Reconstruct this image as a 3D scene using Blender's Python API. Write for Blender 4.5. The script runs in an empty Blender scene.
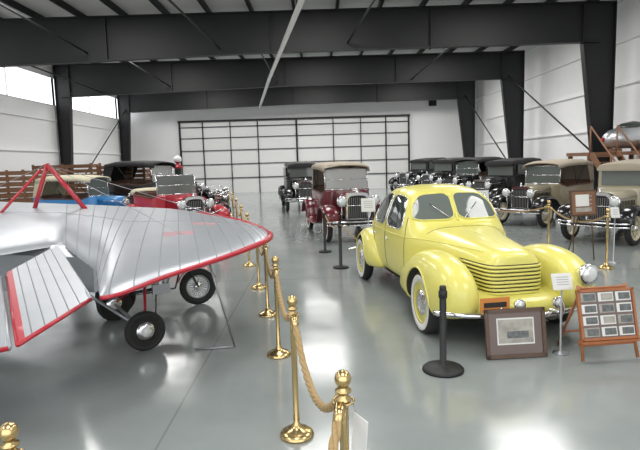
import bpy, math, random
from mathutils import Vector, Matrix
from mathutils.bvhtree import BVHTree
random.seed(7)
scene=bpy.context.scene
scene.view_settings.view_transform='Standard'
try: scene.view_settings.look='None'
except Exception: pass

# ------------------------------------------------------------ materials
def mat(name,col,rough=.5,metal=0.0,coat=0.0,noise=0.0,nscale=5,bump=0.0,trans=0.0,spec=None):
    m=bpy.data.materials.new(name); m.use_nodes=True
    nt=m.node_tree; b=nt.nodes['Principled BSDF']
    b.inputs['Base Color'].default_value=(*col,1)
    b.inputs['Roughness'].default_value=rough
    b.inputs['Metallic'].default_value=metal
    b.inputs['Coat Weight'].default_value=coat
    b.inputs['Coat Roughness'].default_value=.05
    b.inputs['Transmission Weight'].default_value=trans
    if spec is not None: b.inputs['Specular IOR Level'].default_value=spec
    if noise>0 or bump>0:
        tc=nt.nodes.new('ShaderNodeTexCoord'); n=nt.nodes.new('ShaderNodeTexNoise')
        n.inputs['Scale'].default_value=nscale; n.inputs['Detail'].default_value=6
        nt.links.new(tc.outputs['Object'],n.inputs['Vector'])
        if noise>0:
            r=nt.nodes.new('ShaderNodeMapRange')
            r.inputs['To Min'].default_value=1-noise; r.inputs['To Max'].default_value=1+noise
            nt.links.new(n.outputs['Fac'],r.inputs['Value'])
            mx=nt.nodes.new('ShaderNodeVectorMath'); mx.operation='SCALE'
            mx.inputs[0].default_value=col
            nt.links.new(r.outputs['Result'],mx.inputs['Scale'])
            nt.links.new(mx.outputs['Vector'],b.inputs['Base Color'])
        if bump>0:
            bp=nt.nodes.new('ShaderNodeBump'); bp.inputs['Strength'].default_value=bump
            bp.inputs['Distance'].default_value=.02
            nt.links.new(n.outputs['Fac'],bp.inputs['Height'])
            nt.links.new(bp.outputs['Normal'],b.inputs['Normal'])
    return m
YEL=mat('yellow_enamel',(.72,.665,.16),.34,0,.35)
CHR=mat('chrome',(.75,.75,.77),.14,1)
BLK=mat('black_enamel',(.010,.010,.012),.18,0,.5)
RUB=mat('tyre_rubber',(.018,.018,.018),.75)
WW=mat('whitewall',(.72,.71,.67),.6)
GLS=mat('dark_glass',(.045,.055,.05),.06,0,.3)
WSH=mat('windscreen_glass',(.13,.15,.14),.06,0,.3)
DRK=mat('dark_interior',(.02,.018,.016),.8)
BRS=mat('polished_brass',(.62,.46,.22),.24,1)
GOLDR=mat('gold_rope_fibre',(.38,.26,.12),.75,noise=.3,nscale=60)
SIL=mat('silver_fabric',(.40,.42,.45),.36,0.4,noise=.10,nscale=3)
RIB=mat('silver_rib_tape',(.25,.265,.29),.5,0.2)
RED=mat('red_paint',(.42,.012,.028),.35,0,.3)
FRED=mat('faded_red_lettering',(.44,.26,.29),.45)
STL=mat('black_steel',(.009,.010,.011),.55,noise=.3,nscale=2)
GRY=mat('grey_metal',(.35,.36,.38),.4,.7)
WALL=mat('white_wall_insulation',(.86,.86,.865),.8,noise=.04,nscale=.6,bump=.1)
ROOF=mat('roof_insulation',(.60,.60,.60),.85,noise=.08,nscale=.5,bump=.2)
WOOD=mat('crate_wood',(.22,.11,.06),.7,noise=.35,nscale=6)
PINE=mat('easel_wood',(.36,.13,.05),.5,noise=.25,nscale=12)
DWOOD=mat('dark_frame_wood',(.09,.05,.03),.4,noise=.3,nscale=15)
PAPER=mat('paper',(.72,.72,.70),.8)
MATB=mat('picture_mat',(.17,.13,.12),.7,noise=.1)
PHO=mat('old_photo',(.36,.34,.30),.5,noise=.7,nscale=9)
PHO2=mat('photo_dark',(.13,.14,.14),.5,noise=.8,nscale=25)
MAROON=mat('maroon_enamel',(.12,.010,.016),.25,0,.5)
DRED=mat('wheel_red',(.22,.015,.02),.35)
TAN=mat('tan_enamel',(.27,.235,.155),.3,0,.5)
CREAMP=mat('cream_enamel',(.44,.40,.29),.3,0,.5)
CREAM=mat('cream_cloth',(.62,.57,.42),.8,noise=.08)
TOPT=mat('tan_canvas',(.38,.33,.26),.85,noise=.1)
BTOP=mat('black_canvas',(.020,.020,.022),.7)
BLUE=mat('blue_enamel',(.03,.20,.48),.3,0,.4)
WHT=mat('white_enamel',(.78,.78,.77),.35,0,.3)
LENS=mat('lamp_lens',(.75,.78,.78),.1,.3)
PLATE=mat('licence_plate_orange',(.55,.20,.04),.5)
LEATH=mat('leather',(.10,.05,.03),.6)
ALU=mat('bare_aluminium',(.6,.62,.65),.3,.8)

def floor_mat():
    m=bpy.data.materials.new('polished_concrete'); m.use_nodes=True
    nt=m.node_tree; b=nt.nodes['Principled BSDF']
    tc=nt.nodes.new('ShaderNodeTexCoord')
    n=nt.nodes.new('ShaderNodeTexNoise'); n.inputs['Scale'].default_value=.7; n.inputs['Detail'].default_value=8; n.inputs['Roughness'].default_value=.6
    nt.links.new(tc.outputs['Object'],n.inputs['Vector'])
    cr=nt.nodes.new('ShaderNodeValToRGB')
    cr.color_ramp.elements[0].position=.3; cr.color_ramp.elements[0].color=(.235,.262,.258,1)
    cr.color_ramp.elements[1].position=.72; cr.color_ramp.elements[1].color=(.305,.332,.330,1)
    nt.links.new(n.outputs['Fac'],cr.inputs['Fac'])
    br=nt.nodes.new('ShaderNodeTexBrick'); br.offset=0
    br.inputs['Color1'].default_value=(1,1,1,1); br.inputs['Color2'].default_value=(.98,.98,.98,1)
    br.inputs['Mortar'].default_value=(.74,.74,.74,1)
    br.inputs['Scale'].default_value=1; br.inputs['Mortar Size'].default_value=.010
    br.inputs['Brick Width'].default_value=6; br.inputs['Row Height'].default_value=6
    mp=nt.nodes.new('ShaderNodeMapping'); mp.inputs['Location'].default_value=(1.25,2.6,0)
    nt.links.new(tc.outputs['Object'],mp.inputs['Vector']); nt.links.new(mp.outputs['Vector'],br.inputs['Vector'])
    mx=nt.nodes.new('ShaderNodeMix'); mx.data_type='RGBA'; mx.blend_type='MULTIPLY'; mx.inputs[0].default_value=1
    nt.links.new(cr.outputs['Color'],mx.inputs[6]); nt.links.new(br.outputs['Color'],mx.inputs[7])
    nt.links.new(mx.outputs[2],b.inputs['Base Color'])
    n2=nt.nodes.new('ShaderNodeTexNoise'); n2.inputs['Scale'].default_value=2.5; n2.inputs['Detail'].default_value=5
    nt.links.new(tc.outputs['Object'],n2.inputs['Vector'])
    mr=nt.nodes.new('ShaderNodeMapRange'); mr.inputs['To Min'].default_value=.06; mr.inputs['To Max'].default_value=.24
    nt.links.new(n2.outputs['Fac'],mr.inputs['Value']); nt.links.new(mr.outputs['Result'],b.inputs['Roughness'])
    b.inputs['Specular IOR Level'].default_value=.7
    return m
FLOOR=floor_mat()

# ------------------------------------------------------------ mesh tools
class MB:
    def __init__(s): s.v=[];s.f=[];s.m=[];s.sm=[];s.mats=[]
    def mi(s,m):
        if m not in s.mats: s.mats.append(m)
        return s.mats.index(m)
    def add(s,vs,fs,m,smooth=False,M=None):
        o=len(s.v)
        s.v+=[tuple((M@Vector(p)) if M is not None else p) for p in vs]
        single=not isinstance(m,(list,tuple))
        for i,f in enumerate(fs):
            s.f.append([o+k for k in f]); s.m.append(s.mi(m if single else m[i])); s.sm.append(smooth)
    def box(s,c,d,m,M=None,R=None):
        vs=[]
        for x in(-.5,.5):
            for y in(-.5,.5):
                for z in(-.5,.5):
                    p=Vector((x*d[0],y*d[1],z*d[2]))
                    if R is not None: p=R@p
                    vs.append(tuple(p+Vector(c)))
        s.add(vs,[(0,1,3,2),(4,6,7,5),(0,4,5,1),(2,3,7,6),(0,2,6,4),(1,5,7,3)],m,False,M)
    def prism(s,poly,y0,y1,m,M=None):   # poly in XZ extruded in Y
        n=len(poly)
        vs=[(p[0],y0,p[1]) for p in poly]+[(p[0],y1,p[1]) for p in poly]
        fs=[list(range(n)),list(range(2*n-1,n-1,-1))]+[(i,i+n,(i+1)%n+n,(i+1)%n) for i in range(n)]
        s.add(vs,fs,m,False,M)
    def tube(s,pts,r,m,n=8,closed=False,M=None):
        P=[Vector(p) for p in pts]; k=len(P); vs=[]; fs=[]; nv=None
        for i in range(k):
            if closed: t=P[(i+1)%k]-P[i-1]
            else: t=P[min(i+1,k-1)]-P[max(i-1,0)]
            if t.length<1e-9: t=Vector((0,0,1))
            t.normalize()
            if nv is None:
                a=Vector((0,0,1)) if abs(t.z)<.9 else Vector((1,0,0))
                nv=(a-t*a.dot(t)).normalized()
            else:
                nv=nv-t*nv.dot(t)
                nv=nv.normalized() if nv.length>1e-6 else Vector((1,0,0))
            b=t.cross(nv); rr=r[i] if isinstance(r,(list,tuple)) else r
            for j in range(n):
                a=2*math.pi*j/n
                vs.append(tuple(P[i]+(nv*math.cos(a)+b*math.sin(a))*rr))
        for i in range(k if closed else k-1):
            for j in range(n):
                i2=(i+1)%k
                fs.append((i*n+j,i*n+(j+1)%n,i2*n+(j+1)%n,i2*n+j))
        if not closed:
            fs.append(list(range(n-1,-1,-1))); fs.append([(k-1)*n+j for j in range(n)])
        s.add(vs,fs,m,True,M)
    def lathe(s,prof,m,n=24,M=None,closed=False,smooth=True):
        vs=[];fs=[];ms=[];k=len(prof)
        for r,h in prof:
            for j in range(n):
                a=2*math.pi*j/n; vs.append((r*math.cos(a),r*math.sin(a),h))
        for i in range(k if closed else k-1):
            i2=(i+1)%k
            for j in range(n):
                fs.append((i*n+j,i*n+(j+1)%n,i2*n+(j+1)%n,i2*n+j))
                ms.append(m[i] if isinstance(m,(list,tuple)) else m)
        if not closed:
            if prof[0][0]>1e-5: fs.append(list(range(n-1,-1,-1))); ms.append(m[0] if isinstance(m,(list,tuple)) else m)
            if prof[-1][0]>1e-5: fs.append([(k-1)*n+j for j in range(n)]); ms.append(m[-1] if isinstance(m,(list,tuple)) else m)
        s.add(vs,fs,ms,smooth,M)
    def loft(s,rings,m,M=None,caps=True,smooth=True):
        n=len(rings[0]); vs=[p for r in rings for p in r]; fs=[]
        for i in range(len(rings)-1):
            for j in range(n): fs.append((i*n+j,i*n+(j+1)%n,(i+1)*n+(j+1)%n,(i+1)*n+j))
        if caps:
            fs.append(list(range(n-1,-1,-1))); fs.append([(len(rings)-1)*n+j for j in range(n)])
        s.add(vs,fs,m,smooth,M)
    def grid(s,rows,m,M=None,smooth=True,mf=None):
        n=len(rows[0]); vs=[p for r in rows for p in r]; fs=[];ms=[]
        for i in range(len(rows)-1):
            for j in range(n-1):
                fs.append((i*n+j,i*n+j+1,(i+1)*n+j+1,(i+1)*n+j)); ms.append(mf(i,j) if mf else m)
        s.add(vs,fs,ms,smooth,M)
    def obj(s,name,parent=None,sub=0,bevel=0,solid=0):
        me=bpy.data.meshes.new(name); me.from_pydata(s.v,[],s.f)
        for m in s.mats: me.materials.append(m)
        me.polygons.foreach_set('material_index',s.m); me.polygons.foreach_set('use_smooth',s.sm)
        me.update()
        import bmesh
        bm=bmesh.new(); bm.from_mesh(me); bmesh.ops.recalc_face_normals(bm,faces=bm.faces); bm.to_mesh(me); bm.free()
        o=bpy.data.objects.new(name,me); scene.collection.objects.link(o)
        if parent is not None: o.parent=parent
        if solid: md=o.modifiers.new('s','SOLIDIFY'); md.thickness=solid
        if bevel: md=o.modifiers.new('b','BEVEL'); md.width=bevel; md.segments=2; md.limit_method='ANGLE'
        if sub: md=o.modifiers.new('ss','SUBSURF'); md.levels=sub; md.render_levels=sub
        return o
def bake(o):
    dg=bpy.context.evaluated_depsgraph_get(); ev=o.evaluated_get(dg)
    me=bpy.data.meshes.new_from_object(ev,preserve_all_data_layers=True,depsgraph=dg)
    o.modifiers.clear(); o.data=me
    return o
def bvh_of(o):
    return BVHTree.FromPolygons([v.co.copy() for v in o.data.vertices],[list(p.vertices) for p in o.data.polygons])
def empty(name,loc=(0,0,0),ang=0,scale=1):
    e=bpy.data.objects.new(name,None); scene.collection.objects.link(e)
    e.location=loc; e.rotation_euler=(0,0,ang)
    e.scale=(scale,)*3 if not isinstance(scale,(tuple,list)) else scale
    e.empty_display_size=.3
    return e
def spl(P,n=6,closed=False):
    P=[Vector(p) for p in P]; out=[]; k=len(P)
    rng=range(k if closed else k-1)
    for i in rng:
        if closed: a,b,c,d=P[i-1],P[i],P[(i+1)%k],P[(i+2)%k]
        else: a,b,c,d=P[max(i-1,0)],P[i],P[i+1],P[min(i+2,k-1)]
        for j in range(n):
            t=j/n
            out.append(.5*((2*b)+(c-a)*t+(2*a-5*b+4*c-d)*t*t+(3*b-a-3*c+d)*t**3))
    if not closed: out.append(P[-1])
    return out
def chaikin(p,it=2,q=.22):
    for _ in range(it):
        o=[]
        for i in range(len(p)):
            a,b=p[i],p[(i+1)%len(p)]
            o.append((a[0]*(1-q)+b[0]*q,a[1]*(1-q)+b[1]*q)); o.append((a[0]*q+b[0]*(1-q),a[1]*q+b[1]*(1-q)))
        p=o
    return p
T=Matrix.Translation
AXY=Matrix.Rotation(math.radians(-90),4,'X')
AXX=Matrix.Rotation(math.radians(90),4,'Y')

# ------------------------------------------------------------ shell
XL,XR,YB,YF,ZR=-13.7,11.6,39.6,-4.0,7.7
b=MB(); b.box(((XL+XR)/2,(YB+YF)/2,-.1),(XR-XL+.6,YB-YF+.6,.2),FLOOR); b.obj('floor')
b=MB(); b.box(((XL+XR)/2,(YB+YF)/2,ZR+.1),(XR-XL+.6,YB-YF+.6,.2),ROOF); b.obj('ceiling')
b=MB()
W0,W1=5.35,6.85
L=YB-YF; cy=(YB+YF)/2
b.box((XL-.1,cy,W0/2),(.2,L,W0),WALL); b.box((XL-.1,cy,(W1+ZR)/2),(.2,L,ZR-W1),WALL)
b.obj('wall_left')
bays=[-4,2.9,11.5,20.2,28.9,37.8,39.6]
for i in range(len(bays)-1):
    w=MB(); y0,y1=bays[i],bays[i+1]
    w.box((XL-.05,(y0+y1)/2,W0+.03),(.14,y1-y0,.06),WHT); w.box((XL-.05,(y0+y1)/2,W1-.03),(.14,y1-y0,.06),WHT)
    n=max(1,int((y1-y0)/4.2))
    for k in range(n+1): w.box((XL-.05,y0+(y1-y0)*k/n,(W0+W1)/2),(.1,.05,W1-W0),WHT)
    w.obj('window_%d'%(i+1))
b=MB(); b.box((XR+.1,cy,ZR/2),(.2,L,ZR),WALL); b.obj('wall_right')
b=MB(); b.box(((XL+XR)/2,YB+.1,ZR/2),(XR-XL+.4,.2,ZR),WALL); b.obj('wall_back')
b=MB()
b.box((XL+2,YF-.1,ZR/2),(4,.2,ZR),WALL); b.box((XR-2,YF-.1,ZR/2),(4,.2,ZR),WALL); b.box(((XL+XR)/2,YF-.1,6.9),(XR-XL-8,.2,1.6),WALL)
b.obj('wall_front')
b=MB()
for z in(1.3,3.0,4.6): b.box((XL+.05,cy,z),(.1,L,.07),WALL)
b.obj('trim_1')
b=MB()
for z in(1.3,3.0,4.6,6.2): b.box((XR-.05,cy,z),(.1,L,.07),WALL)
b.obj('trim_2')
# hangar door on the back wall
b=MB(); x0,x1,zt=-9.9,6.6,5.2; y=YB-.14
b.box(((x0+x1)/2,YB-.05,zt/2),(x1-x0,.08,zt),WHT)
for x in(x0,x1): b.box((x,y,zt/2),(.12,.14,zt),STL)
b.box(((x0+x1)/2,y,zt),(x1-x0+.2,.16,.14),STL); b.box(((x0+x1)/2,y,zt-.42),(x1-x0,.08,.06),STL)
for z in(1.1,2.1,3.1,4.0): b.box(((x0+x1)/2,y,z),(x1-x0,.07,.05),STL)
for k,wd in((1,.08),(2.2,.05),(3.4,.06),(5.1,.13),(6.7,.06),(7.9,.05),(9,.08)):
    x=x0+(x1-x0)*k/10
    b.box((x,y,zt/2),(wd,.08,zt),STL)
b.obj('door_1')
# steel frames
def seg(b,p,q,t,y,w=.28):
    p=Vector((p[0],0,p[1]));q=Vector((q[0],0,q[1]));d=(q-p).normalized();n=Vector((-d.z,0,d.x))*t/2
    b.prism([((p+n).x,(p+n).z),((q+n).x,(q+n).z),((q-n).x,(q-n).z),((p-n).x,(p-n).z)],y-w/2,y+w/2,STL)
b=MB()
for y in(2.9,11.5,20.2,28.9,37.8):
    o0=XL+.12;i0=o0+.38;i1=o0+.75
    O0=XR-.75;I0=O0-.45;I1=O0-1.15
    zb,ztp=5.95,7.46
    b.prism([(o0,0),(i0,0),(i1,zb),(i1,ztp),(o0,ztp)],y-.015,y+.015,STL)
    seg(b,(o0,0),(o0,ztp),.03,y); seg(b,(i0,0),(i1,zb),.03,y)
    b.prism([(O0,0),(I0,0),(I1,zb+.12),(I1,ztp),(O0,ztp)],y-.015,y+.015,STL)
    seg(b,(O0,0),(O0,ztp),.03,y); seg(b,(I0,0),(I1,zb+.12),.03,y)
    xm=(i1+I1)/2
    b.prism([(i1,zb-.1),(xm,zb+.10),(I1,zb+.12),(I1,ztp),(xm,ztp),(i1,ztp)],y-.015,y+.015,STL)
    seg(b,(i1-.5,zb-.14),(xm,zb+.10),.035,y); seg(b,(xm,zb+.10),(I1+.6,zb+.12),.035,y); seg(b,(o0,ztp),(O0,ztp),.035,y)
    for x in(i1,-7.5,xm,4.2,I1): b.box((x,y,(zb+ztp)/2),(.035,.26,ztp-zb-.1),STL)
    for x in(o0+.2,O0-.25): b.box((x,y,.02),(.7,.4,.04),STL)
x=XL+.6
while x<XR-.3:
    b.box((x,cy,7.58),(.09,L-.1,.22),STL); x+=1.55
for (p,q) in [((-12.9,20.2,6.9),(-11.2,28.9,6.0)),((10,28.9,1.9),(10.2,37.8,6.3)),((10.4,20.4,2.0),(10.0,28.7,6.2)),((-13.1,28.9,.8),(-13.1,37.8,6.0)),((-9.5,11.6,7.3),(-8.2,20.1,6.2)),((-4.8,11.6,7.3),(-3.4,20.1,6.2)),((2.6,11.6,7.3),(1.2,20.1,6.3)),((-9,20.2,7.3),(-7.6,28.9,6.2)),((-2.6,20.2,7.3),(-2.0,28.9,6.2)),((6.5,20.2,7.3),(5.0,28.9,6.2))]:
    b.tube([p,q],.035,STL)
b.obj('steel_roof_frame')
b=MB(); b.tube([(1.3,2.9,5.84),(-.3,13.4,5.84),(-2.1,25,5.84),(-3.95,38,5.84)],.075,WHT,12)
for t in(0.05,.33,.52,.73,.97):
    X=1.3+(-5.25)*t;Y=2.9+35.1*t
    b.tube([(X,Y,5.84),(X,Y,7.45)],.02,STL,6)
b.obj('ceiling_pipe')
b=MB(); b.box((8.3,39.3,6.4),(.9,.5,.45),WHT)
for k in range(6): b.box((8.3,39.03,6.24+k*.065),(.75,.04,.02),GRY)
b.box((8.3,39.3,6.0),(.5,.3,.4),STL); b.obj('wall_heater')

# ------------------------------------------------------------ wheels
def wheel(mb,c,R,w,style,rimm,M0=None,ww=False,n=28):
    M=T(Vector(c))@AXY
    if M0 is not None: M=M0@M
    s=.115 if R>.3 else .06
    pr=[(R-s,-w/2),(R-s*.35,-w/2-.004),(R-s*.1,-w*.38),(R,-w*.2),(R,w*.2),(R-s*.1,w*.38),(R-s*.35,w/2+.004),(R-s,w/2)]
    side=WW if ww else RUB
    mb.lathe(pr,[side,RUB,RUB,RUB,RUB,RUB,side,RUB],n,M,closed=True)
    ri=R-s
    mb.lathe([(ri+.004,-w*.48),(ri+.004,w*.48),(ri-.025,w*.48),(ri-.03,w*.2),(ri-.03,-w*.2),(ri-.025,-w*.48)],rimm,n,M,closed=True)
    if style=='disc':
        for sg in(1,-1):
            mb.lathe([(ri-.01,sg*w*.30),(ri-.03,sg*w*.42),(ri*.62,sg*w*.36),(ri*.6,sg*w*.46),(ri*.35,sg*w*.56),(0,sg*w*.6)],[rimm,rimm,CHR,CHR,CHR],n,M)
    else:
        k,rr,mm=(12,.016,rimm) if style=='wood' else (24,.007,rimm)
        mb.lathe([(0,-w*.65),(.05,-w*.65),(.07,-w*.3),(.07,w*.3),(.05,w*.65),(0,w*.7)],CHR if style!='wood' else rimm,14,M)
        for i in range(k):
            a=2*math.pi*i/k; sg=0 if style=='wood' else (1 if i%2 else -1)*w*.35
            mb.tube([(.05*math.cos(a),.05*math.sin(a),sg),((ri-.015)*math.cos(a),(ri-.015)*math.sin(a),0)],rr,mm,6,M=M)

# ------------------------------------------------------------ yellow streamlined sedan
def yellow_car(loc,ang,scale):
    E=empty('yellow_sedan_car',loc,ang,scale)
    def ring(x,zb,wl,zbe,wb,zt,wt):
        h=[(0,zb),(wl*.8,zb),(wl,zb+.06),((wl+wb)/2*1.02,(zb+zbe)/2),(wb,zbe),(wb*.60+wt*.40,zbe+(zt-zbe)*.44),(wt,zbe+(zt-zbe)*.86),(wt*.66,zt-(zt-zbe)*.03),(0,zt)]
        return [(x,y,z) for y,z in h]+[(x,-y,z) for y,z in h[-2:0:-1]]
    S=[(2.15,.44,.18,.80,.20,.90,.12),(2.13,.38,.25,.82,.28,.945,.17),(2.05,.34,.29,.845,.325,.985,.2),(1.85,.31,.32,.86,.36,1.01,.23),(1.4,.3,.37,.89,.42,1.05,.27),(1.0,.3,.44,.92,.5,1.08,.32),(.72,.3,.57,.94,.61,1.10,.40),
       (.60,.3,.64,.95,.67,1.11,.48),(.50,.3,.68,.97,.71,1.18,.54),(.34,.3,.70,.99,.74,1.40,.56),(.20,.3,.71,1.0,.755,1.535,.56),(-.05,.3,.72,1.0,.765,1.60,.57),(-.5,.3,.73,1.0,.77,1.615,.57),(-.95,.3,.73,.99,.76,1.57,.55),(-1.35,.3,.70,.96,.72,1.43,.50),(-1.75,.3,.62,.89,.64,1.18,.41),(-2.08,.32,.5,.76,.50,.92,.30),(-2.3,.38,.36,.62,.36,.70,.2),(-2.38,.45,.25,.57,.25,.62,.14)]
    b=MB(); b.loft([ring(*s) for s in S],YEL); body=bake(b.obj('body',E,sub=3)); bv=bvh_of(body)
    def side(x,z,sg,off=.0):
        r=bv.ray_cast(Vector((x,3*sg,z)),Vector((0,-sg,0)))
        return (r[0]+r[1]*off) if r[0] is not None else None
    def front(y,z,off=0):
        r=bv.ray_cast(Vector((5,y,z)),Vector((-1,0,0)))
        return (r[0]+r[1]*off) if r[0] is not None else None
    def patch(mb,poly,f,off,m,K=5):
        cx=sum(p[0] for p in poly)/len(poly); cz=sum(p[1] for p in poly)/len(poly)
        rows=[]
        for k in range(K+1):
            t=k/K; r=[f(cx+(p[0]-cx)*max(t,.001),cz+(p[1]-cz)*max(t,.001),off) for p in poly]
            r.append(r[0]); rows.append([tuple(q) for q in r])
        mb.grid(rows,m)
    gl=MB(); tr=MB(); sm=MB()
    w1=[(.34,1.04),(.25,1.29),(.12,1.45),(-.33,1.48),(-.33,1.04)]
    w2=[(-.42,1.04),(-.42,1.48),(-.80,1.46),(-1.0,1.35),(-1.08,1.19),(-1.02,1.04)]
    for sg in(1,-1):
        for w in(w1,w2):
            c=chaikin(w,2,.15); patch(gl,c,lambda x,z,o,sg=sg:side(x,z,sg,o),.006,GLS)
            tr.tube([tuple(side(x,z,sg,.006)) for x,z in c],.009,CHR,6,closed=True)
        ws=[(sg*.022,1.165),(sg*.022,1.50),(sg*.42,1.485),(sg*.55,1.36),(sg*.60,1.165)]
        c=chaikin(ws,2,.15); patch(gl,c,lambda y,z,o:front(y,z,o),.008,WSH)
        tr.tube([tuple(front(y,z,.008)) for y,z in c],.011,YEL,6,closed=True)
        for line in([(.44,.99),(.42,.6),(.35,.36)],[(-.375,1.52),(-.375,.9),(-.375,.36)],[(-1.15,1.0),(-1.07,.7),(-.95,.5)],[(.40,.36),(-.95,.36)],[(.44,.99),(.36,1.2)]):
            P=[]
            for i in range(len(line)-1):
                for k in range(8):
                    t=k/8; P.append((line[i][0]*(1-t)+line[i+1][0]*t,line[i][1]*(1-t)+line[i+1][1]*t))
            P.append(line[-1]); Q=[side(x,z,sg,.0) for x,z in P]; Q=[tuple(q) for q in Q if q is not None]
            sm.tube(Q,.005,DRK,5)
        Q=[side(x,.955+.0*x,sg,.002) for x in [1.9-i*.1 for i in range(36)]]
        tr.tube([tuple(q) for q in Q if q is not None],.007,YEL,6)
        for hx in(-.27,-.98):
            q=side(hx,.86,sg,.03); sm.tube([q,(q.x+.12,q.y,q.z)],.011,CHR,8); sm.tube([q,(q.x,q.y-sg*.04,q.z)],.013,CHR,8)
    lv=MB()
    for i in range(9):
        z=.50+i*.040
        for dz,mm,rr,off in((0,YEL,.013,.004),(.020,DRK,.0048,.002)):
            P=[]
            for x in [1.55,1.65,1.75]: P.append(side(x,z+dz,1,off))
            for k in range(-15,16):
                a=math.radians(k*5.6); d=Vector((math.cos(a),-math.sin(a),0)); o=Vector((1.78,0,z+dz))+d*2
                r=bv.ray_cast(o,-d); P.append(r[0]+r[1]*off if r[0] is not None else None)
            for x in [1.75,1.65,1.55]: P.append(side(x,z+dz,-1,off))
            lv.tube([tuple(p) for p in P if p is not None],rr,mm,6)
    lv.obj('louvres',E)
    P=[front(0,z,.006) for z in [1.15+.02*i for i in range(18)]]; tr.tube([tuple(p) for p in P if p],.014,YEL,6)
    hs=[]
    for i in range(16):
        x=2.05-.09*i; r=bv.ray_cast(Vector((x,0,3)),Vector((0,0,-1))); hs.append(tuple(r[0]+Vector((0,0,.001))))
    tr.tube(hs,.005,YEL,6)
    hs=[]
    for i in range(15):
        y=-.5+i/14; r=bv.ray_cast(Vector((.74,y,3)),Vector((0,0,-1))); hs.append(tuple(r[0]))
    sm.tube(hs,.004,DRK,5)
    for sg in(1,-1): tr.tube([tuple(front(sg*.1,1.17,.03)),tuple(front(sg*.33,1.36,.02))],.006,CHR,6)
    gl.obj('windows',E); tr.obj('window_trim',E); sm.obj('seams_and_handles',E)
    ap=MB()
    rg=[]
    for yy,dx in((-.62,-.12),(-.45,-.04),(-.2,.0),(0,.01),(.2,0),(.45,-.04),(.62,-.12)):
        rg.append([(1.7,yy,.30),(2.2+dx,yy,.28),(2.30+dx,yy,.34),(2.32+dx,yy,.42),(2.26+dx,yy,.50),(2.1+dx,yy,.545),(1.7,yy,.56)])
    ap.loft(rg,YEL); ap.obj('front_apron',E,sub=2)
    def fender(S,cx,name):
        for sg in(1,-1):
            rings=[]
            for x,yc,hw,zb,zt in S:
                r=[];n=16;zc=zb+(zt-zb)*.42
                for j in range(n):
                    a=2*math.pi*j/n; ca,sa=math.cos(a),math.sin(a)
                    e=.75
                    yy=hw*math.copysign(abs(ca)**e,ca)
                    zz=(zt-zc)*math.copysign(abs(sa)**.9,sa) if sa>0 else (zc-zb)*math.copysign(abs(sa)**.6,sa)
                    r.append((x,sg*(yc+yy),zc+zz))
                rings.append(r)
            f=MB(); f.loft(rings,YEL); f.mi(DRK); fo=bake(f.obj(name,E,sub=2))
            c=MB(); c.lathe([(.41,-.32),(.41,.32)],DRK,48,T((cx,sg*(.62+.32),.345))@AXY,smooth=True)
            co=c.obj('cut',E); md=fo.modifiers.new('bo','BOOLEAN'); md.operation='DIFFERENCE'; md.object=co; md.solver='EXACT'
            bake(fo); bpy.data.objects.remove(co,do_unlink=True)
            fb=bvh_of(fo); P=[]
            for k in range(33):
                a=math.radians(-12+204*k/32); x=cx+.418*math.cos(a); z=.345+.418*math.sin(a)
                r=fb.ray_cast(Vector((x,3*sg,z)),Vector((0,-sg,0)))
                if r[0] is not None and abs(r[0].y)>.6: P.append(tuple(r[0]))
            if len(P)>3:
                l=MB(); l.tube(P,.012,YEL,8); l.obj(name+'_lip',E)
    F=[(2.37,.64,.05,.48,.58),(2.33,.65,.15,.38,.70),(2.2,.665,.22,.31,.84),(1.95,.675,.25,.27,.935),(1.6,.68,.26,.26,.965),(1.25,.68,.255,.27,.92),(.95,.67,.235,.28,.80),(.65,.66,.19,.29,.62),(.4,.65,.12,.30,.46),(.25,.64,.05,.33,.38)]
    fender(F,1.55,'front_fender')
    Rr=[(-.72,.66,.05,.34,.42),(-.85,.68,.13,.30,.56),(-1.05,.69,.19,.28,.74),(-1.3,.69,.225,.27,.86),(-1.6,.68,.23,.27,.89),(-1.9,.66,.215,.28,.80),(-2.15,.63,.18,.30,.66),(-2.36,.6,.12,.34,.52),(-2.42,.58,.05,.4,.46)]
    fender(Rr,-1.55,'rear_fender')
    wm=MB()
    for x in(1.55,-1.55):
        for sg in(1,-1): wheel(wm,(x,sg*.80,.355),.355,.15,'disc',YEL,ww=True,n=40)
    wm.obj('wheels',E)
    u=MB(); u.box((0,0,.29),(4.0,1.1,.12),DRK); u.obj('underbody',E)
    k=MB()
    for sx in(1,-1):
        bx=2.42 if sx>0 else -2.5
        P=spl([(sx*(abs(bx)-.25),-.93,.40),(sx*(abs(bx)-.08),-.7,.40),(bx,-.3,.38),(bx,0,.36),(bx,.3,.38),(sx*(abs(bx)-.08),.7,.40),(sx*(abs(bx)-.25),.93,.40)],5)
        k.tube(P,.028,CHR,10)
        for sg in(1,-1):
            k.tube([(bx-sx*.01,sg*.33,.32),(bx+sx*.035,sg*.33,.42),(bx+sx*.01,sg*.33,.55)],[.03,.036,.02],CHR,8)
            k.tube([(bx,sg*.3,.38),(bx-sx*.5,sg*.3,.36)],.02,CHR,8)
    k.obj('bumpers',E)
    k=MB()
    k.box((2.46,-.40,.52),(.015,.31,.14),PLATE); k.box((2.47,-.40,.52),(.005,.24,.05),DRK); k.tube([(2.44,-.40,.5),(2.41,-.40,.37)],.012,CHR,6)
    M=T((2.35,.68,.74))@AXX
    k.lathe([(0,-.16),(.05,-.14),(.09,-.06),(.11,.02),(.11,.04),(.10,.045)],CHR,24,M); k.lathe([(.10,.04),(.055,.06),(0,.065)],LENS,24,M)
    for yy in(-.12,.30):
        M=T((2.43,yy,.49))@AXX
        k.lathe([(0,-.07),(.04,-.05),(.06,.0),(.06,.02),(.055,.022)],CHR,20,M); k.lathe([(.055,.02),(0,.033)],LENS,20,M)
        k.tube([(2.42,yy,.49),(2.42,yy,.37)],.012,CHR,6)
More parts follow.
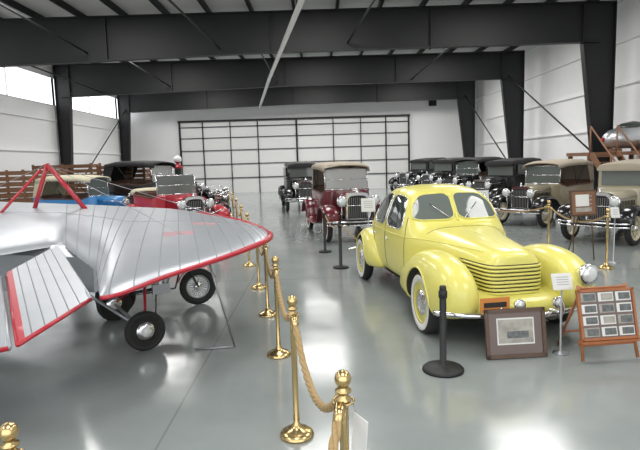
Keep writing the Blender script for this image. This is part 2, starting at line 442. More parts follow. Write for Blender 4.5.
    k.obj('lamps_and_plate',E)
    return E
yellow_car((1.81,7.88,0),math.atan2(-2.94,.45),(.99,1.03,1.04))

# ------------------------------------------------------------ vintage cars
def vintage(name,front,ang,body,fend,top,style='touring',wst='wood',wcol=None,sc=1.0,ww=False,rad=None,z0=0,glass=None,fold=True):
    d=Vector((math.cos(ang),math.sin(ang),0)); loc=Vector(front)-d*1.35*sc
    E=empty(name,(loc.x,loc.y,z0),ang,sc); wcol=wcol or fend; rad=rad or CHR; glass=glass or WSH
    R=.39
    b=MB(); b.box((-.15,0,.47),(3.5,.72,.1),DRK)
    for x in(1.35,-1.35): b.tube([(x,-.7,R),(x,.7,R)],.035,DRK)
    b.box((.7,0,.42),(.7,.35,.2),DRK)
    b.obj('chassis',E)
    b=MB()
    for x in(1.35,-1.35):
        for s in(1,-1): wheel(b,(x,s*.72,R),R,.12,wst,wcol,ww=ww,n=24)
    if style!='touring' or ww: wheel(b,(0,0,0),R*.95,.12,wst,wcol,M0=T((-2.02,0,.8))@Matrix.Rotation(math.radians(90),4,'Z'),n=24)
    b.obj('wheels',E)
    path=spl([(1.80,.50),(1.78,.68),(1.62,.84),(1.35,.90),(1.05,.85),(.82,.66),(.62,.45),(.42,.37)],4)+spl([(.1,.36),(-.5,.36),(-.78,.37),(-.88,.5),(-.98,.72),(-1.15,.86),(-1.38,.90),(-1.62,.82),(-1.8,.62),(-1.86,.5)],4)
    for s in(1,-1):
        rows=[]
        for i,p in enumerate(path):
            a=path[max(i-1,0)];c=path[min(i+1,len(path)-1)]; t=(Vector(c)-Vector(a)).normalized(); n=Vector((t[1],-t[0])) 
            if n.y<0 : n=-n
            if abs(n.y)<.15: n=Vector((1,0)) if p[0]>0 or p[0]<-1.4 else n
            row=[]
            for j in range(8):
                q=j/7; y=.50+q*.40; cr=-.07*abs(q*2-1)**3 if p[1]>.42 else 0
                row.append((p[0]+n.x*cr,s*y,p[1]+n.y*cr))
            rows.append(row)
        f=MB(); f.grid(rows,fend); f.obj('fender',E,solid=.02)
    def arch(x,w,z0,z1,r=.5):
        P=[(x,-w,z0)]
        for k in range(9):
            a=math.pi-math.pi*k/8; P.append((x,w*math.copysign(abs(math.cos(a))**.5,math.cos(a)),z1-.14+.14*math.sin(a)**.8 if math.sin(a)>0 else z1-.14))
        P.append((x,w,z0)); return P
    b=MB()
    b.loft([arch(1.36,.285,.5,1.17),arch(1.50,.285,.5,1.17)],rad,smooth=False)
    b.loft([arch(1.495,.235,.55,1.10),arch(1.51,.235,.55,1.10)],DRK,smooth=False)
    for k in range(9): b.box((1.513,-.2+k*.05,.8),(.004,.008,.5),GRY)
    b.lathe([(0,0),(.035,0),(.035,.03),(.015,.05),(.03,.08),(0,.1)],rad,12,T((1.43,0,1.17)))
    b.obj('radiator',E)
    b=MB()
    b.loft([arch(1.37,.27,.5,1.15),arch(1.0,.31,.5,1.17),arch(.5,.42,.5,1.2)],body)
    for s in(1,-1):
        for k in range(12):
            x=.62+k*.055; b.box((x,s*(.42-(x-.5)*.17+.006),.83),(.018,.012,.26),fend)
        b.tube([(1.37,s*.275,1.0),(.5,s*.425,1.05)],.01,CHR,6)
    b.obj('hood',E)
    def br(x,w,z0,z1,wt=None):
        wt=wt or w
        return [(x,-w,z0),(x,-w*1.02,(z0+z1)/2),(x,-wt,z1-.03),(x,-wt+.05,z1),(x,wt-.05,z1),(x,wt,z1-.03),(x,w*1.02,(z0+z1)/2),(x,w,z0)]
    b=MB()
    if style=='sedan':
        b.loft([br(.52,.44,.48,1.2),br(.3,.60,.46,1.2),br(.25,.62,.46,1.2)],body)
        b.loft([br(.28,.62,.46,1.22),br(-.6,.68,.46,1.22),br(-1.5,.66,.46,1.22),br(-1.78,.58,.5,1.22)],body)
        def cr(x,w,z0,z1): return [(x,-w,z0),(x,-w*.97,z1-.14),(x,-w*.85,z1-.04),(x,-w*.4,z1),(x,w*.4,z1),(x,w*.85,z1-.04),(x,w*.97,z1-.14),(x,w,z0)]
        b.loft([cr(.26,.62,1.2,1.80),cr(-.6,.66,1.2,1.86),cr(-1.4,.64,1.2,1.86),cr(-1.72,.58,1.2,1.78)],body)
        b.loft([[(x,y,z+.012) for x,y,z in cr(xx,w,zz-.13,zz)[1:7]]+[(xx,w*.9,zz-.17),(xx,-w*.9,zz-.17)] for xx,w,zz in((.40,.63,1.79),(.2,.64,1.82),(-.6,.675,1.87),(-1.4,.655,1.87),(-1.74,.59,1.78))],top)
        b.obj('body',E,bevel=.01)
        g=MB()
        g.box((.275,0,1.46),(.03,1.04,.38),glass); g.box((-1.76,0,1.5),(.06,.6,.22),GLS)
        for s in(1,-1):
            for x0,x1 in((.17,-.42),(-.50,-1.05),(-1.13,-1.55)):
                g.box(((x0+x1)/2,s*.655,1.47),(x0-x1,.03,.36),GLS)
            g.box((-.46,s*.693,.85),(.012,.01,.72),DRK);g.box((.2,s*.63,.85),(.012,.01,.72),DRK)
            g.tube([(.28,s*.64,1.215),(-.6,s*.695,1.215),(-1.6,s*.66,1.215)],.012,fend,6)
        g.obj('windows',E)
    else:
        b.loft([br(.52,.44,.48,1.18),br(.34,.58,.46,1.2),br(.28,.60,.46,1.2)],body)
        for s in(1,-1):
            b.loft([[(x,s*w,.46),(x,s*(w+.02),.8),(x,s*w,z),(x,s*(w-.05),z+.01),(x,s*(w-.07),.5)] for x,w,z in((.3,.60,1.17),(.0,.63,1.08),(-.6,.65,1.12),(-1.3,.65,1.12),(-1.65,.58,1.2))],body)
            b.tube([(.3,s*.60,1.18),(0,s*.62,1.10),(-.6,s*.64,1.14),(-1.3,s*.64,1.14),(-1.66,s*.56,1.22)],.022,LEATH,8)
        b.loft([[(-1.62,-.58,.48),(-1.70,-.58,1.2),(-1.78,-.54,1.2),(-1.82,-.52,.6)],[(-1.62,.58,.48),(-1.70,.58,1.2),(-1.78,.54,1.2),(-1.82,.52,.6)]],body,smooth=False)
        b.box((-.7,0,.5),(1.95,1.1,.06),DRK)
        for x in(-.35,-1.3):
            b.box((x,0,.74),(.45,1.1,.18),LEATH); b.box((x-.27,0,1.0),(.12,1.12,.5),LEATH)
        b.obj('body',E,bevel=.008)
        g=MB()
        for s in(1,-1): g.tube([(.33,s*.56,1.15),(.27,s*.56,1.72)],.016,rad,8)
        for z,x in((1.2,.33),(1.45,.30),(1.72,.27)): g.tube([(x,-.56,z),(x,.56,z)],.014,rad,8)
        g.box((.31,0,1.33),(.006,1.08,.22),glass); g.box((.285,0,1.585),(.006,1.08,.24),glass)
        M=T((-.02,.3,1.18))@Matrix.Rotation(math.radians(-60),4,'Y')
        g.tube([(.2*math.cos(a*math.pi/12),.2*math.sin(a*math.pi/12),0) for a in range(24)],.014,DRK,6,closed=True,M=M)
        g.tube([(-.02,.3,1.18),(.4,.3,.9)],.018,DRK,6)
        g.obj('windscreen',E)
        if top is not None:
            g=MB()
            def tr(x,w,z): return [(x,-w,z-.16),(x,-w,z-.05),(x,-w*.75,z+.01),(x,-w*.3,z+.03),(x,w*.3,z+.03),(x,w*.75,z+.01),(x,w,z-.05),(x,w,z-.16),(x,w-.03,z-.16),(x,w*.9,z-.05),(x,w*.3,z),(x,-w*.3,z),(x,-w*.9,z-.05),(x,-w+.03,z-.16)]
            g.loft([tr(.42,.60,1.80),tr(.0,.63,1.86),tr(-.6,.64,1.88),tr(-1.2,.63,1.88),tr(-1.6,.60,1.82)],top)
            g.loft([[(-1.58,-.58,1.82),(-1.60,-.58,1.80),(-1.80,-.54,1.2),(-1.76,-.54,1.2)],[(-1.58,.58,1.82),(-1.60,.58,1.80),(-1.80,.54,1.2),(-1.76,.54,1.2)]],top,smooth=False)
            for s in(1,-1):
                g.loft([[(-1.15,s*.625,1.8),(-1.6,s*.59,1.8),(-1.78,s*.55,1.2),(-1.45,s*.6,1.2)],[(-1.15,s*.610,1.8),(-1.6,s*.575,1.8),(-1.78,s*.535,1.2),(-1.45,s*.585,1.2)]],top,smooth=False)
                g.tube([(-.5,s*.64,1.15),(-.35,s*.62,1.8)],.014,DRK,6); g.tube([(-.5,s*.64,1.15),(-1.1,s*.62,1.8)],.014,DRK,6)
            g.obj('folding_top',E)
        else:
            g=MB()
            g.loft([[(-1.55,w,1.12+h) ,(-1.5,w,1.28+h),(-1.75,w,1.34+h),(-1.95,w,1.25+h),(-1.9,w,1.12+h)] for w,h in((-.62,-.02),(-.5,.02),(0,.03),(.5,.02),(.62,-.02))],CREAM)
            g.obj('folded_top',E,sub=1)
    b=MB()
    for s in(1,-1):
        M=T((1.58,s*.40,.97))@AXX
        b.lathe([(0,-.17),(.05,-.15),(.10,-.06),(.125,0),(.13,.02),(.12,.03)],rad,20,M); b.lathe([(.12,.025),(.06,.045),(0,.05)],LENS,20,M)
        b.tube([(1.55,s*.40,.87),(1.50,s*.40,.5)],.014,rad,6)
    b.tube([(1.53,-.42,.86),(1.53,.42,.86)],.014,rad,6)
    for z in(.44,.52):
        b.tube(spl([(1.78,-.82,z),(1.93,-.5,z),(1.97,0,z),(1.93,.5,z),(1.78,.82,z)],4),.02,CHR,8)
    for s in(1,-1): b.box((1.8,s*.35,.47),(.4,.04,.05),DRK)
    b.obj('lamps_and_bumper',E)
    return E
A=math.atan2
LG=mat('pale_windscreen',(.45,.46,.45),.1,0,.2)
vintage('maroon_touring_car',(.95,13.9,0),A(-.985,.17),MAROON,MAROON,TOPT,'touring','wood',DRED,1.07,ww=True,glass=LG)
vintage('black_sedan_car',(-.55,22.8,0),A(-.99,.12),BLK,BLK,BTOP,'sedan','wood',BLK,1.12)
h=A(-.6,-.8)
vintage('cream_sedan_car',(6.5,12.4,0),h,CREAMP,BLK,TOPT,'sedan','wire',CREAM,1.0)
vintage('tan_roadster_car',(6.0,15.9,0),h,TAN,BLK,TOPT,'touring','wire',CREAM,1.0)
vintage('black_sedan_car',(6.1,20.2,0),h,BLK,BLK,BTOP,'sedan','wire',CREAM,1.05)
vintage('black_touring_car',(5.9,24.1,0),h,BLK,BLK,BTOP,'touring','wood',BLK,1.08)
vintage('black_sedan_car',(5.7,28.2,0),h,BLK,BLK,BTOP,'sedan','wood',BLK,1.1)
vintage('black_sedan_car',(5.2,32.6,0),h,BLK,BLK,BTOP,'sedan','wood',BLK,1.12)
vintage('black_touring_car',(-5.2,21.8,0),A(-.36,.93),BLK,BLK,BTOP,'touring','wood',DRED,1.22,glass=LG)
vintage('blue_touring_car',(-6.25,17.6,0),A(-.2,.98),BLUE,BLUE,CREAM,'touring','wood',CREAM,.98)
vintage('red_roadster_car',(-3.5,14.9,0),A(-.80,.60),RED,RED,None,'touring','wood',CREAM,1.04)
# mezzanine with stored aircraft nose section, wooden staircase
b=MB()
b.box((10.2,18.9,2.04),(2.4,1.6,.12),WOOD)
for x in(9.1,11.3):
    for y in(18.2,19.6): b.box((x,y,.99),(.12,.12,1.98),WOOD)
n=10
for k in range(n):
    b.box((9.5,15.5+k*.26,.2+k*.195),(.85,.28,.04),WOOD)
for s in(-.44,.44):
    b.prism([(0,0),(.22,0),(2.8,1.98),(2.8,2.1),(2.55,2.1)],-.02,.02,WOOD,M=T((9.5+s,15.35,0))@Matrix.Rotation(math.radians(90),4,'Z'))
    b.tube([(9.5+s,15.5,1.0),(9.5+s,18.1,2.95)],.03,WOOD,6)
    for t in(0,.5,1): b.tube([(9.5+s,15.5+2.6*t,.1+1.9*t),(9.5+s,15.5+2.6*t,1.0+1.95*t)],.03,WOOD,6)
b.obj('wooden_staircase')
E=empty('silver_aircraft_section',(10.75,18.95,2.105),0); b=MB()
def er(x,w,zc,hh): return [(x,w*math.cos(2*math.pi*k/16),zc+hh*math.sin(2*math.pi*k/16)) for k in range(16)]
b.loft([er(-.82,.06,.42,.05),er(-.78,.2,.42,.18),er(-.6,.36,.44,.30),er(-.2,.46,.48,.38),(er(.3,.48,.5,.40)),er(.75,.44,.52,.38)],ALU)
b.loft([er(-.35,.12,.78,.06),er(-.2,.26,.82,.14),er(.15,.30,.84,.2),er(.5,.25,.84,.16),er(.7,.1,.8,.06)],GLS)
b.lathe([(0,-.10),(.05,-.06),(.08,.03)],RED,16,T((-.84,0,.42))@AXX)
for x in(-.4,.4): b.box((x,0,.055),(.1,.7,.11),WOOD)
b.obj('fuselage',E)

# ------------------------------------------------------------ airplane
def airplane():
    E=empty('silver_red_airplane')
    N=[(-5.2,6.3,1.12),(-3.79,5.6,1.12),(-3.215,6.65,1.12),(-2.19,5.18,1.06),(-1.815,4.32,1.0),(-1.406,4.93,1.05),(-.975,5.41,1.12),(-.66,5.80,1.19),(-.58,6.1,1.21),(-.6,6.35,1.22)]
    F=[(-6.3,9.8,1.54),(-5.2,9.4,1.51),(-4.32,9.0,1.49),(-3.53,8.75,1.46),(-2.9,8.55,1.43),(-2.26,8.3,1.40),(-1.7,7.9,1.35),(-1.175,7.42,1.30),(-.8,6.9,1.25),(-.62,6.45,1.225)]
    def res(P,n=6,lin=4):
        o=[]; S=spl(P,n)
        for i in range(len(P)-1):
            for k in range(n):
                t=k/n
                o.append(Vector(P[i])*(1-t)+Vector(P[i+1])*t if i<lin else S[i*n+k])
        o.append(Vector(P[-1])); return o
    n_=res(N);f_=res(F,6,0); K=14; U=len(n_)
    def surf(i,v,s):
        a,c=n_[i],f_[i]; p=a.lerp(c,v); ch=(c-a).length
        th=.085*ch/3.2*(math.sqrt(max(v,0))*2.4*(1-v)+.05*0)
        th=min(th,.12)
        sag=-.012*min(1,4*v*(1-v)) if (s>0 and i%2==0 and 12<i<U-4) else 0   # fabric sags between ribs
        return Vector((p.x,p.y,p.z+sag+(th*1.2 if s>0 else -th*.5)))
    vs=[0,.015,.04,.08]+[.08+.92*k/K for k in range(1,K+1)]
    b=MB()
    def mf(i,j):
        if i>=U-3: return RED
        if vs[j]>.955 and i>U-22: return RED
        if 29<=i<33 and .30<vs[j]<.36: return FRED
        if 33<=i<=36 and .50<vs[j]<.56: return FRED
        return SIL
    for s in(1,-1):
        rows=[[tuple(surf(i,v,s)) for v in vs] for i in range(U)]
        b.grid(rows,SIL,mf=mf)
    b.obj('wing',E)
    e=MB()
    L_=[n_[i] for i in range(24,U)]
    e.tube(L_,[.018+.024*i/len(L_) for i in range(len(L_))],RED,8)
    e.tube([f_[i] for i in range(U-20,U)],.024,RED,8)
    for i in range(13,U-3,2):
        e.tube([tuple(surf(i,v,1)+Vector((0,0,-.0015))) for v in vs],.006,RIB,5)
    e.tube([tuple(surf(i,.62,1)+Vector((0,0,-.001))) for i in range(6,U-4)],.006,RIB,5)
    e.obj('wing_edging',E)
    def panel(P,name,stripe):
        A_,B,C,D=[Vector(p) for p in P]
        m=MB()
        def pt(u,v,s):
            p=A_.lerp(B,u).lerp(D.lerp(C,u),v); return (p.x,p.y,p.z+s*(.035*(1-v)**.6+.012))
        for s in(1,-1):
            rows=[[pt(i/12,j/8,s) for j in range(9)] for i in range(13)]
            m.grid(rows,SIL,mf=(lambda i,j:RED if (stripe and i<1) else SIL))
        for i in range(2,12,2): m.tube([pt(i/12,j/8,1) for j in range(9)],.005,RIB,5)
        m.tube([C,D],.018,RED,8); m.tube([A_,B],.03,GRY,8); m.tube([D,A_],.018,RED if stripe else SIL,8); m.tube([B,C],.022,SIL,8)
        m.obj(name,E)
    panel([(-3.085,5.22,1.02),(-3.22,6.55,1.09),(-1.95,4.45,.96),(-2.123,3.64,.85)],'aileron',True)
    panel([(-4.6,5.4,1.06),(-3.15,5.20,1.02),(-2.17,3.60,.84),(-3.4,2.7,.82)],'flap',False)
    f=MB()
    def fr(c,w,z0,z1):
        c=Vector(c); n=Vector((.22,.97,0)).normalized()
        return [tuple(c+n*w*a+Vector((0,0,z0+(z1-z0)*q))) for a,q in((-1,0),(-1,.8),(-.6,1),(.6,1),(1,.8),(1,0))]
    f.loft([fr((-2.3,6.55,0),.22,.75,1.08),fr((-2.6,6.6,0),.36,.6,1.12),fr((-3.6,6.85,0),.38,.58,1.15),fr((-5,7.2,0),.36,.6,1.3),fr((-7,7.7,0),.25,.7,1.3),fr((-9,8.2,0),.08,.8,1.1)],SIL,smooth=False)
    f.obj('fuselage',E)
    g=MB()
    wa,wb=Vector((-2.0,5.9,.225)),Vector((-2.82,7.15,.225))
    ang=math.atan2((wb-wa).y,(wb-wa).x)-math.pi/2
    for w in(wa,wb):
        M0=T(w)@Matrix.Rotation(ang,4,'Z'); wheel(g,(0,0,0),.225,.09,'disc',DRK,M0=M0,n=24)
        g.lathe([(0,-.06),(.06,-.055),(.06,.055),(0,.06)],WHT,16,M0@AXY)
    g.tube([wa,wb],.02,GRY)
    for w,cx in((wa,-1),(wb,1)):
        for dx in(-.45,.5): g.tube([w,(-2.6+dx,6.6+cx*.3,.75)],.018,RED if dx>0 else GRY,8)
    g.tube([(-2.45,6.3,.8),(-1.35,5.9,1.1)],.016,GRY,6); g.tube([(-2.9,6.9,.9),(-1.6,7.4,1.25)],.016,GRY,6)
    g.tube([(-2.45,6.3,.7),(-2.1,5.0,1.0)],.016,RED,6)
    g.obj('landing_gear',E)
    c=MB()
    b1,ap,b2=(-4.50,8.5,1.42),(-4.28,8.6,2.14),(-3.62,8.35,1.43)
    c.tube([b1,ap],.035,RED); c.tube([ap,b2],.035,RED)
    c.tube([(-4.75,7.75,1.30),(-4.34,8.5,2.06)],.022,RED)
    c.tube([ap,(-.9,6.9,1.27)],.004,GRY,5); c.tube([ap,(-1.3,5.9,1.18)],.004,GRY,5); c.tube([ap,(-6.0,8.8,1.5)],.004,GRY,5)
    c.obj('cabane_struts',E)
    s=MB(); s.tube([(-1.2,5.62,1.10),(-.998,5.88,.015)],.012,GRY,6); s.tube([(-.998,5.88,.012),(-1.443,5.85,.012)],.012,GRY,6)
    s.box((-1.2,5.63,1.10),(.25,.08,.02),GRY)
    s.obj('wing_stand',E)
airplane()

# ------------------------------------------------------------ stanchions
def stanchion(x,y,h=1.05,ang=0):
    b=MB(); M=T((x,y,0))
    b.lathe([(0,0),(.13,0),(.13,.012),(.122,.03),(.10,.045),(.05,.06),(.032,.09),(.022,.11),(.022,h-.14),(.035,h-.13),(.036,h-.10),(.022,h-.09),(.022,h-.075),(.038,h-.07),(.038,h-.06),(.018,h-.052),(.028,h-.04),(.038,h-.02),(.040,h-.005),(.034,h+.015),(.02,h+.03),(0,h+.035)],BRS,20,M)
    for k in range(6):
        a=k*math.pi/3; b.tube([(x+.021*math.cos(a),y+.021*math.sin(a),.12),(x+.021*math.cos(a+2),y+.021*math.sin(a+2),h-.15)],.004,BRS,5)
    b.tube([(x+.05*math.cos(a*.52),y+.05*math.sin(a*.52),h-.115) for a in range(12)],.006,BRS,6,closed=True)
    return b.obj('brass_stanchion')
def rope(p,q,sag,r=.017,mat_=GOLDR,name='barrier_rope'):
    p=Vector(p);q=Vector(q);n=40;L=(q-p).length; b=MB()
    C=[p.lerp(q,i/n)-Vector((0,0,4*sag*(i/n)*(1-i/n))) for i in range(n+1)]
    C2=[]
    for i in range(n*2+1):
        a=C[i//2] if i%2==0 else (C[i//2]+C[min(i//2+1,n)])/2; C2.append(a)
    side=(q-p).cross(Vector((0,0,1))).normalized()
    for ph in(0,2.09,4.19):
        P=[]
        for i,c in enumerate(C2):
            t=(C2[min(i+1,len(C2)-1)]-C2[max(i-1,0)]).normalized(); up=side.cross(t)
            a=ph+i/len(C2)*L*1.3/(.14)*2*math.pi/2
            P.append(c+(side*math.cos(a)+up*math.sin(a))*r*.5)
        b.tube(P,r*.62,mat_,6)
    for e,d in((p,C[1]-C[0]),(q,C[-2]-C[-1])):
        d=d.normalized(); b.tube([e,e+d*.09],[r*1.25,r*1.15],BRS,10)
    return b.obj(name)
ST=[(.085,2.42),(-.222,3.88),(-.483,5.61),(-.746,7.17),(-1.046,8.8),(-1.46,10.8),(-1.89,13.0),(-2.38,15.45),(-2.99,18.65),(-3.68,22.0)]
for x,y in ST: stanchion(x,y)
for i in range(len(ST)-1):
    a,c=Vector((*ST[i],.94)),Vector((*ST[i+1],.94)); d=(c-a).normalized()*.05
    rope(a+d,c-d,.22 if i>0 else .30,.022 if i<3 else .018)
stanchion(-1.36,2.20,.95); rope((-1.31,2.18,.84),(-.35,1.1,.90),.18,.024)
rope((.07,2.37,.94),(-.25,1.1,.94),.25,.022)
stanchion(-.3,1.05,1.05)
RS=[(5.13,9.55),(4.95,11.6),(3.9,14.2)]
for x,y in RS: stanchion(x,y)
for i in range(2):
    a,c=Vector((*RS[i],.94)),Vector((*RS[i+1],.94)); d=(c-a).normalized()*.05; rope(a+d,c-d,.2)
b=MB(); b.box((.15,2.36,.76),(.10,.004,.26),PAPER,R=Matrix.Rotation(math.radians(-55),3,'Z')@Matrix.Rotation(math.radians(8),3,'Y')); b.tube([(.145,2.37,.88),(.13,2.40,.93)],.003,GRY,5); b.obj('paper_placard')
def post(x,y,h,rb=.20):
    b=MB(); b.lathe([(0,0),(rb,0),(rb,.02),(rb*.93,.035),(.06,.05),(.033,.06),(.033,h-.02),(.028,h),(0,h)],STL,28,T((x,y,0))); b.lathe([(.033,h-.12),(.042,h-.115),(.042,h-.05),(.033,h-.045)],STL,20,T((x,y,0)))
    return b.obj('black_barrier_post')
post(1.157,5.06,.84); post(.38,10.3,.9,.15); post(.10,12.2,.9,.15)
rope((.39,10.26,.84),(.13,12.17,.84),.15,.010)
rope((.43,10.28,.84),(1.0,9.0,.55),.1,.010)

def leaning_board(name,c,w,h,ang,tilt,build):
    E=empty(name,c,ang); b=MB(); R=Matrix.Rotation(-tilt,4,'X'); build(b,R,w,h); b.obj('panel',E); return E
def picbuild(b,R,w,h):
    b.box((0,0,h/2),(w,.02,h),MATB,M=R)
    for s in(-1,1): b.box((s*(w/2-.018),-.008,h/2),(.036,.035,h),DWOOD,M=R)
    for z in(.018,h-.018): b.box((0,-.008,z),(w,.035,.036),DWOOD,M=R)
    b.box((0,-.012,h*.54),(w*.62,.004,h*.54),PAPER,M=R); b.box((0,-.015,h*.54),(w*.58,.004,h*.48),PHO,M=R)
    b.box((.02,-.018,h*.47),(w*.36,.003,h*.14),PHO2,M=R)
leaning_board('framed_picture',(1.97,5.32,0.006),.63,.50,math.radians(4),math.radians(10),picbuild)
E=empty('display_easel',(2.84,5.18,0),math.radians(6))
b=MB()
for s in(-1,1): b.tube([(s*.29,-.02,0.02),(s*.25,.16,.74)],.018,PINE,6)
b.box((0,.03,.17),(.60,.04,.03),PINE); b.box((0,-.0,.205),(.62,.08,.02),PINE); b.box((0,.15,.70),(.5,.03,.035),PINE)
for s in(-1,1): b.tube([(s*.21,.16,.72),(s*.25,.50,.02)],.015,PINE,6)
b.tube([(-.24,.42,.18),(.24,.42,.18)],.012,PINE,6)
b.obj('stand',E)
b=MB(); M=T((0,.0,.217))@Matrix.Rotation(math.radians(-14),4,'X'); w,hh=.60,.50
b.box((0,0,hh/2),(w,.02,hh),MATB,M=M)
for s in(-1,1): b.box((s*(w/2-.012),-.01,hh/2),(.025,.03,hh),PINE,M=M)
for z in(.012,hh-.012): b.box((0,-.01,z),(w,.03,.025),PINE,M=M)
for r in range(4):
    for c in range(3):
        b.box((-.185+c*.185,-.013,.08+r*.114),(.16,.004,.09),PAPER if (r+c)%3 else PHO,M=M)
        b.box((-.185+c*.185+.01,-.017,.08+r*.114),(.12,.003,.065),PHO2 if (r*c)%2==0 else PHO,M=M)
b.obj('photo_board',E)
def sign(name,x,y,zc,w,h,ang,m,frame_=None,legs=1,tilt=.35,rb=.12):
    E=empty(name,(x,y,0),ang); b=MB(); M=T((0,0,zc))@Matrix.Rotation(-tilt,4,'X')
    b.box((0,0,0),(w,.012,h),frame_ or m,M=M); b.box((0,-.009,0),(w*.86,.006,h*.86),m,M=M)
    for k in range(4): b.box((0,-.0135,h*(.26-.15*k)),(w*.62,.002,h*.035),GRY,M=M)
    if frame_: 
        b.box((-w*.05,-.014,h*.10),(w*.5,.003,h*.45),PAPER,M=M); b.box((w*.0,-.014,-h*.26),(w*.6,.003,h*.15),PHO,M=M)
    if legs==1:
        b.lathe([(0,0),(rb,0),(rb,.012),(.012,.03),(.010,zc),(0,zc)],GRY,16)
    else:
        for s in(-1,1): b.tube([(s*w*.4,-.05,.01),(s*w*.3,.02,zc)],.013,DWOOD,6)
        b.tube([(0,.45,.01),(0,.03,zc)],.013,DWOOD,6)
    b.obj('board',E)
sign('paper_sign_stand',2.46,5.42,.76,.21,.17,.1,PAPER,rb=.08)
sign('information_board',5.05,10.3,1.12,.58,.50,.2,WOOD,DWOOD,2,.1)
sign('paper_sign_stand',5.5,10.0,.95,.16,.2,0,PAPER)
sign('paper_sign_stand',1.05,11.6,1.1,.3,.3,0,PAPER)
sign('paper_sign_stand',4.5,14.8,1.0,.3,.3,0,PAPER)

# ------------------------------------------------------------ motorcycles
def motorcycle(x,y,ang,col,sc=1.0,name='vintage_motorcycle'):
    E=empty(name,(x,y,0),ang,sc); b=MB(); R=.33
    for wx in(.7,-.7):
        wheel(b,(wx,0,R),R,.07,'wire',GRY,n=24)
        P=[(wx+(R+.045)*math.cos(a),0,R+(R+.045)*math.sin(a)) for a in [math.radians(20+140*k/10) for k in range(11)]]
        rows=[[(p[0],yy,p[2]-abs(yy)*.3) for yy in(-.06,-.03,0,.03,.06)] for p in P]; b.grid(rows,col)
    b.obj('wheels',E)
    b=MB()
    for s in(1,-1):
        b.tube([(.7,s*.06,R),(.42,s*.06,.95)],.018,BLK); b.tube([(-.7,s*.06,R),(-.1,s*.05,.38)],.015,BLK); b.tube([(-.7,s*.06,R),(-.2,s*.04,.72)],.014,BLK)
        b.tube(spl([(.42,s*.05,.97),(.36,s*.3,1.05),(.15,s*.36,1.02)],4),.013,CHR)
    b.tube([(.45,0,.85),(.3,0,.35),(-.2,0,.32),(-.28,0,.75),(.4,0,.88)],.018,BLK)
    b.loft([[(x_,w*math.cos(a),z+hh*math.sin(a)) for a in [k*math.pi/4 for k in range(8)]] for x_,w,z,hh in((.42,.04,.86,.04),(.35,.10,.85,.09),(.1,.12,.82,.10),(-.12,.08,.78,.07),(-.18,.03,.77,.03))],col)
    b.loft([[(x_,w*math.cos(a),z+.04*math.sin(a)) for a in [k*math.pi/4 for k in range(8)]] for x_,w,z in((-.05,.03,.82),(-.2,.09,.82),(-.42,.14,.84),(-.5,.05,.86))],LEATH)
    b.box((.05,0,.38),(.3,.2,.18),GRY)
    for s in(-.12,.12): b.lathe([(.05+.012*(k%2),k*.02) for k in range(12)],GRY,14,T((.05+s*.6,0,.45))@Matrix.Rotation(s*3,4,'Y'))
    b.tube([(.15,.1,.5),(.2,.14,.3),(-.9,.16,.28)],.022,CHR)
    M=T((.52,0,.92))@AXX; b.lathe([(0,-.1),(.07,-.05),(.085,.02),(0,.03)],CHR,16,M)
    b.tube([(-.05,-.1,.3),(-.1,-.28,.0)],.012,BLK)
    b.obj('frame_and_engine',E); return E
motorcycle(-2.36,7.62,math.radians(25),RED,.82)
motorcycle(-2.65,12.4,math.radians(-65),DRED)
motorcycle(-3.5,19.3,math.radians(-65),BLK)
motorcycle(-3.95,21.4,math.radians(-70),RED)
motorcycle(-4.5,23.7,math.radians(-60),BLK)
motorcycle(-5.6,25.0,math.radians(-60),RED)
motorcycle(-4.6,26.5,math.radians(-75),BLK)
motorcycle(-5.8,28,math.radians(-75),DRED)
b=MB(); M=T((-6.5,25.2,0))
b.lathe([(0,0),(.3,0),(.3,.08),(.2,.12),(.2,1.2),(.26,1.25),(.26,1.3),(.17,1.34),(.17,1.95),(.24,1.98),(.2,2.05),(.08,2.12),(.08,2.18),(.16,2.26),(.19,2.36),(.16,2.48),(0,2.55)],[RED]*7+[GLS,RED,RED,RED,RED,RED,WHT,WHT,WHT],24,M)
b.box((-6.5,24.99,.9),(.26,.04,.3),PAPER); b.tube(spl([(-6.3,25.1,1.3),(-6.1,25.0,.8),(-6.2,25.0,.4),(-6.25,25.1,.9)],6),.015,DRK)
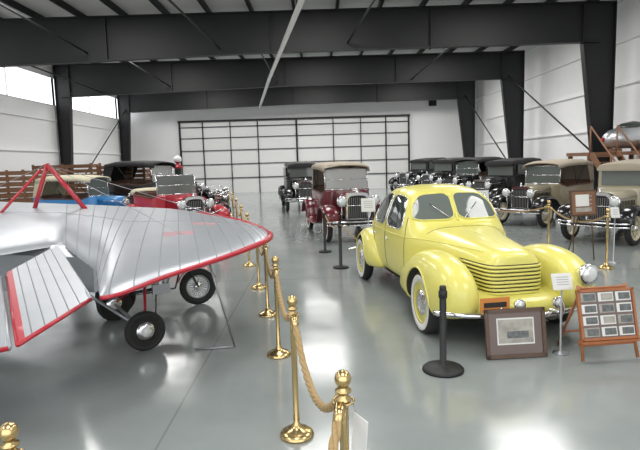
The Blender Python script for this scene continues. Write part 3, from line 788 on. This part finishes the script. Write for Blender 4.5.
b.obj('gas_pump')
def crate(name,x0,x1,y,z0,z1,dy=.9):
    b=MB(); n=int((z1-z0)/.2)
    for k in range(n):
        z=z0+.09+(z1-z0)*k/n
        for yy in(y,y+dy): b.box(((x0+x1)/2,yy,z),(x1-x0,.03,.15),WOOD)
        for xx in(x0,x1): b.box((xx,y+dy/2,z),(.03,dy,.15),WOOD)
    m=max(2,int((x1-x0)/.9))
    for k in range(m+1):
        for yy in(y-.03,y+dy+.03): b.box((x0+(x1-x0)*k/m,yy,(z0+z1)/2),(.1,.04,z1-z0),WOOD)
    b.box(((x0+x1)/2,y+dy/2,z0+.03),(x1-x0,dy,.04),WOOD)
    return b.obj(name)
crate('wooden_crate',-12.0,-9.7,20,0,2.1); crate('wooden_crate',-13.0,-12.1,19.5,0,1.8)
crate('wooden_crate',-12.3,-9.8,23.5,0,2.3); crate('wooden_crate',-9.6,-7.6,23.7,0,2.2)

# ------------------------------------------------------------ light
w=bpy.data.worlds.new('World'); scene.world=w; w.use_nodes=True
bg=w.node_tree.nodes['Background']; bg.inputs['Color'].default_value=(.97,.985,1,1); bg.inputs['Strength'].default_value=2.4
def area(name,loc,sx,sy,pw,col=(1,.985,.955)):
    l=bpy.data.lights.new(name,'AREA'); l.shape='RECTANGLE'; l.size=sx; l.size_y=sy; l.energy=pw; l.color=col
    o=bpy.data.objects.new(name,l); o.location=loc; scene.collection.objects.link(o); return o
for y,p in((0,210),(7.2,250),(15.8,290),(24.5,330),(33.3,390)):  # added fill lights under the solid roof to brighten the hall
    for x in(-7.5,0,6.5):
        area('ceiling_fill',(x,y,7.4),2.2,3.5,p)
# ------------------------------------------------------------ camera
cam=bpy.data.cameras.new('camera'); co=bpy.data.objects.new('camera',cam); scene.collection.objects.link(co)
cam.sensor_width=36; cam.lens=30.375; cam.clip_end=200
co.matrix_world=T((0,0,2.05))@Matrix.Rotation(math.radians(83.35),4,'X')@Matrix.Rotation(math.radians(-1.72),4,'Z')
scene.camera=co
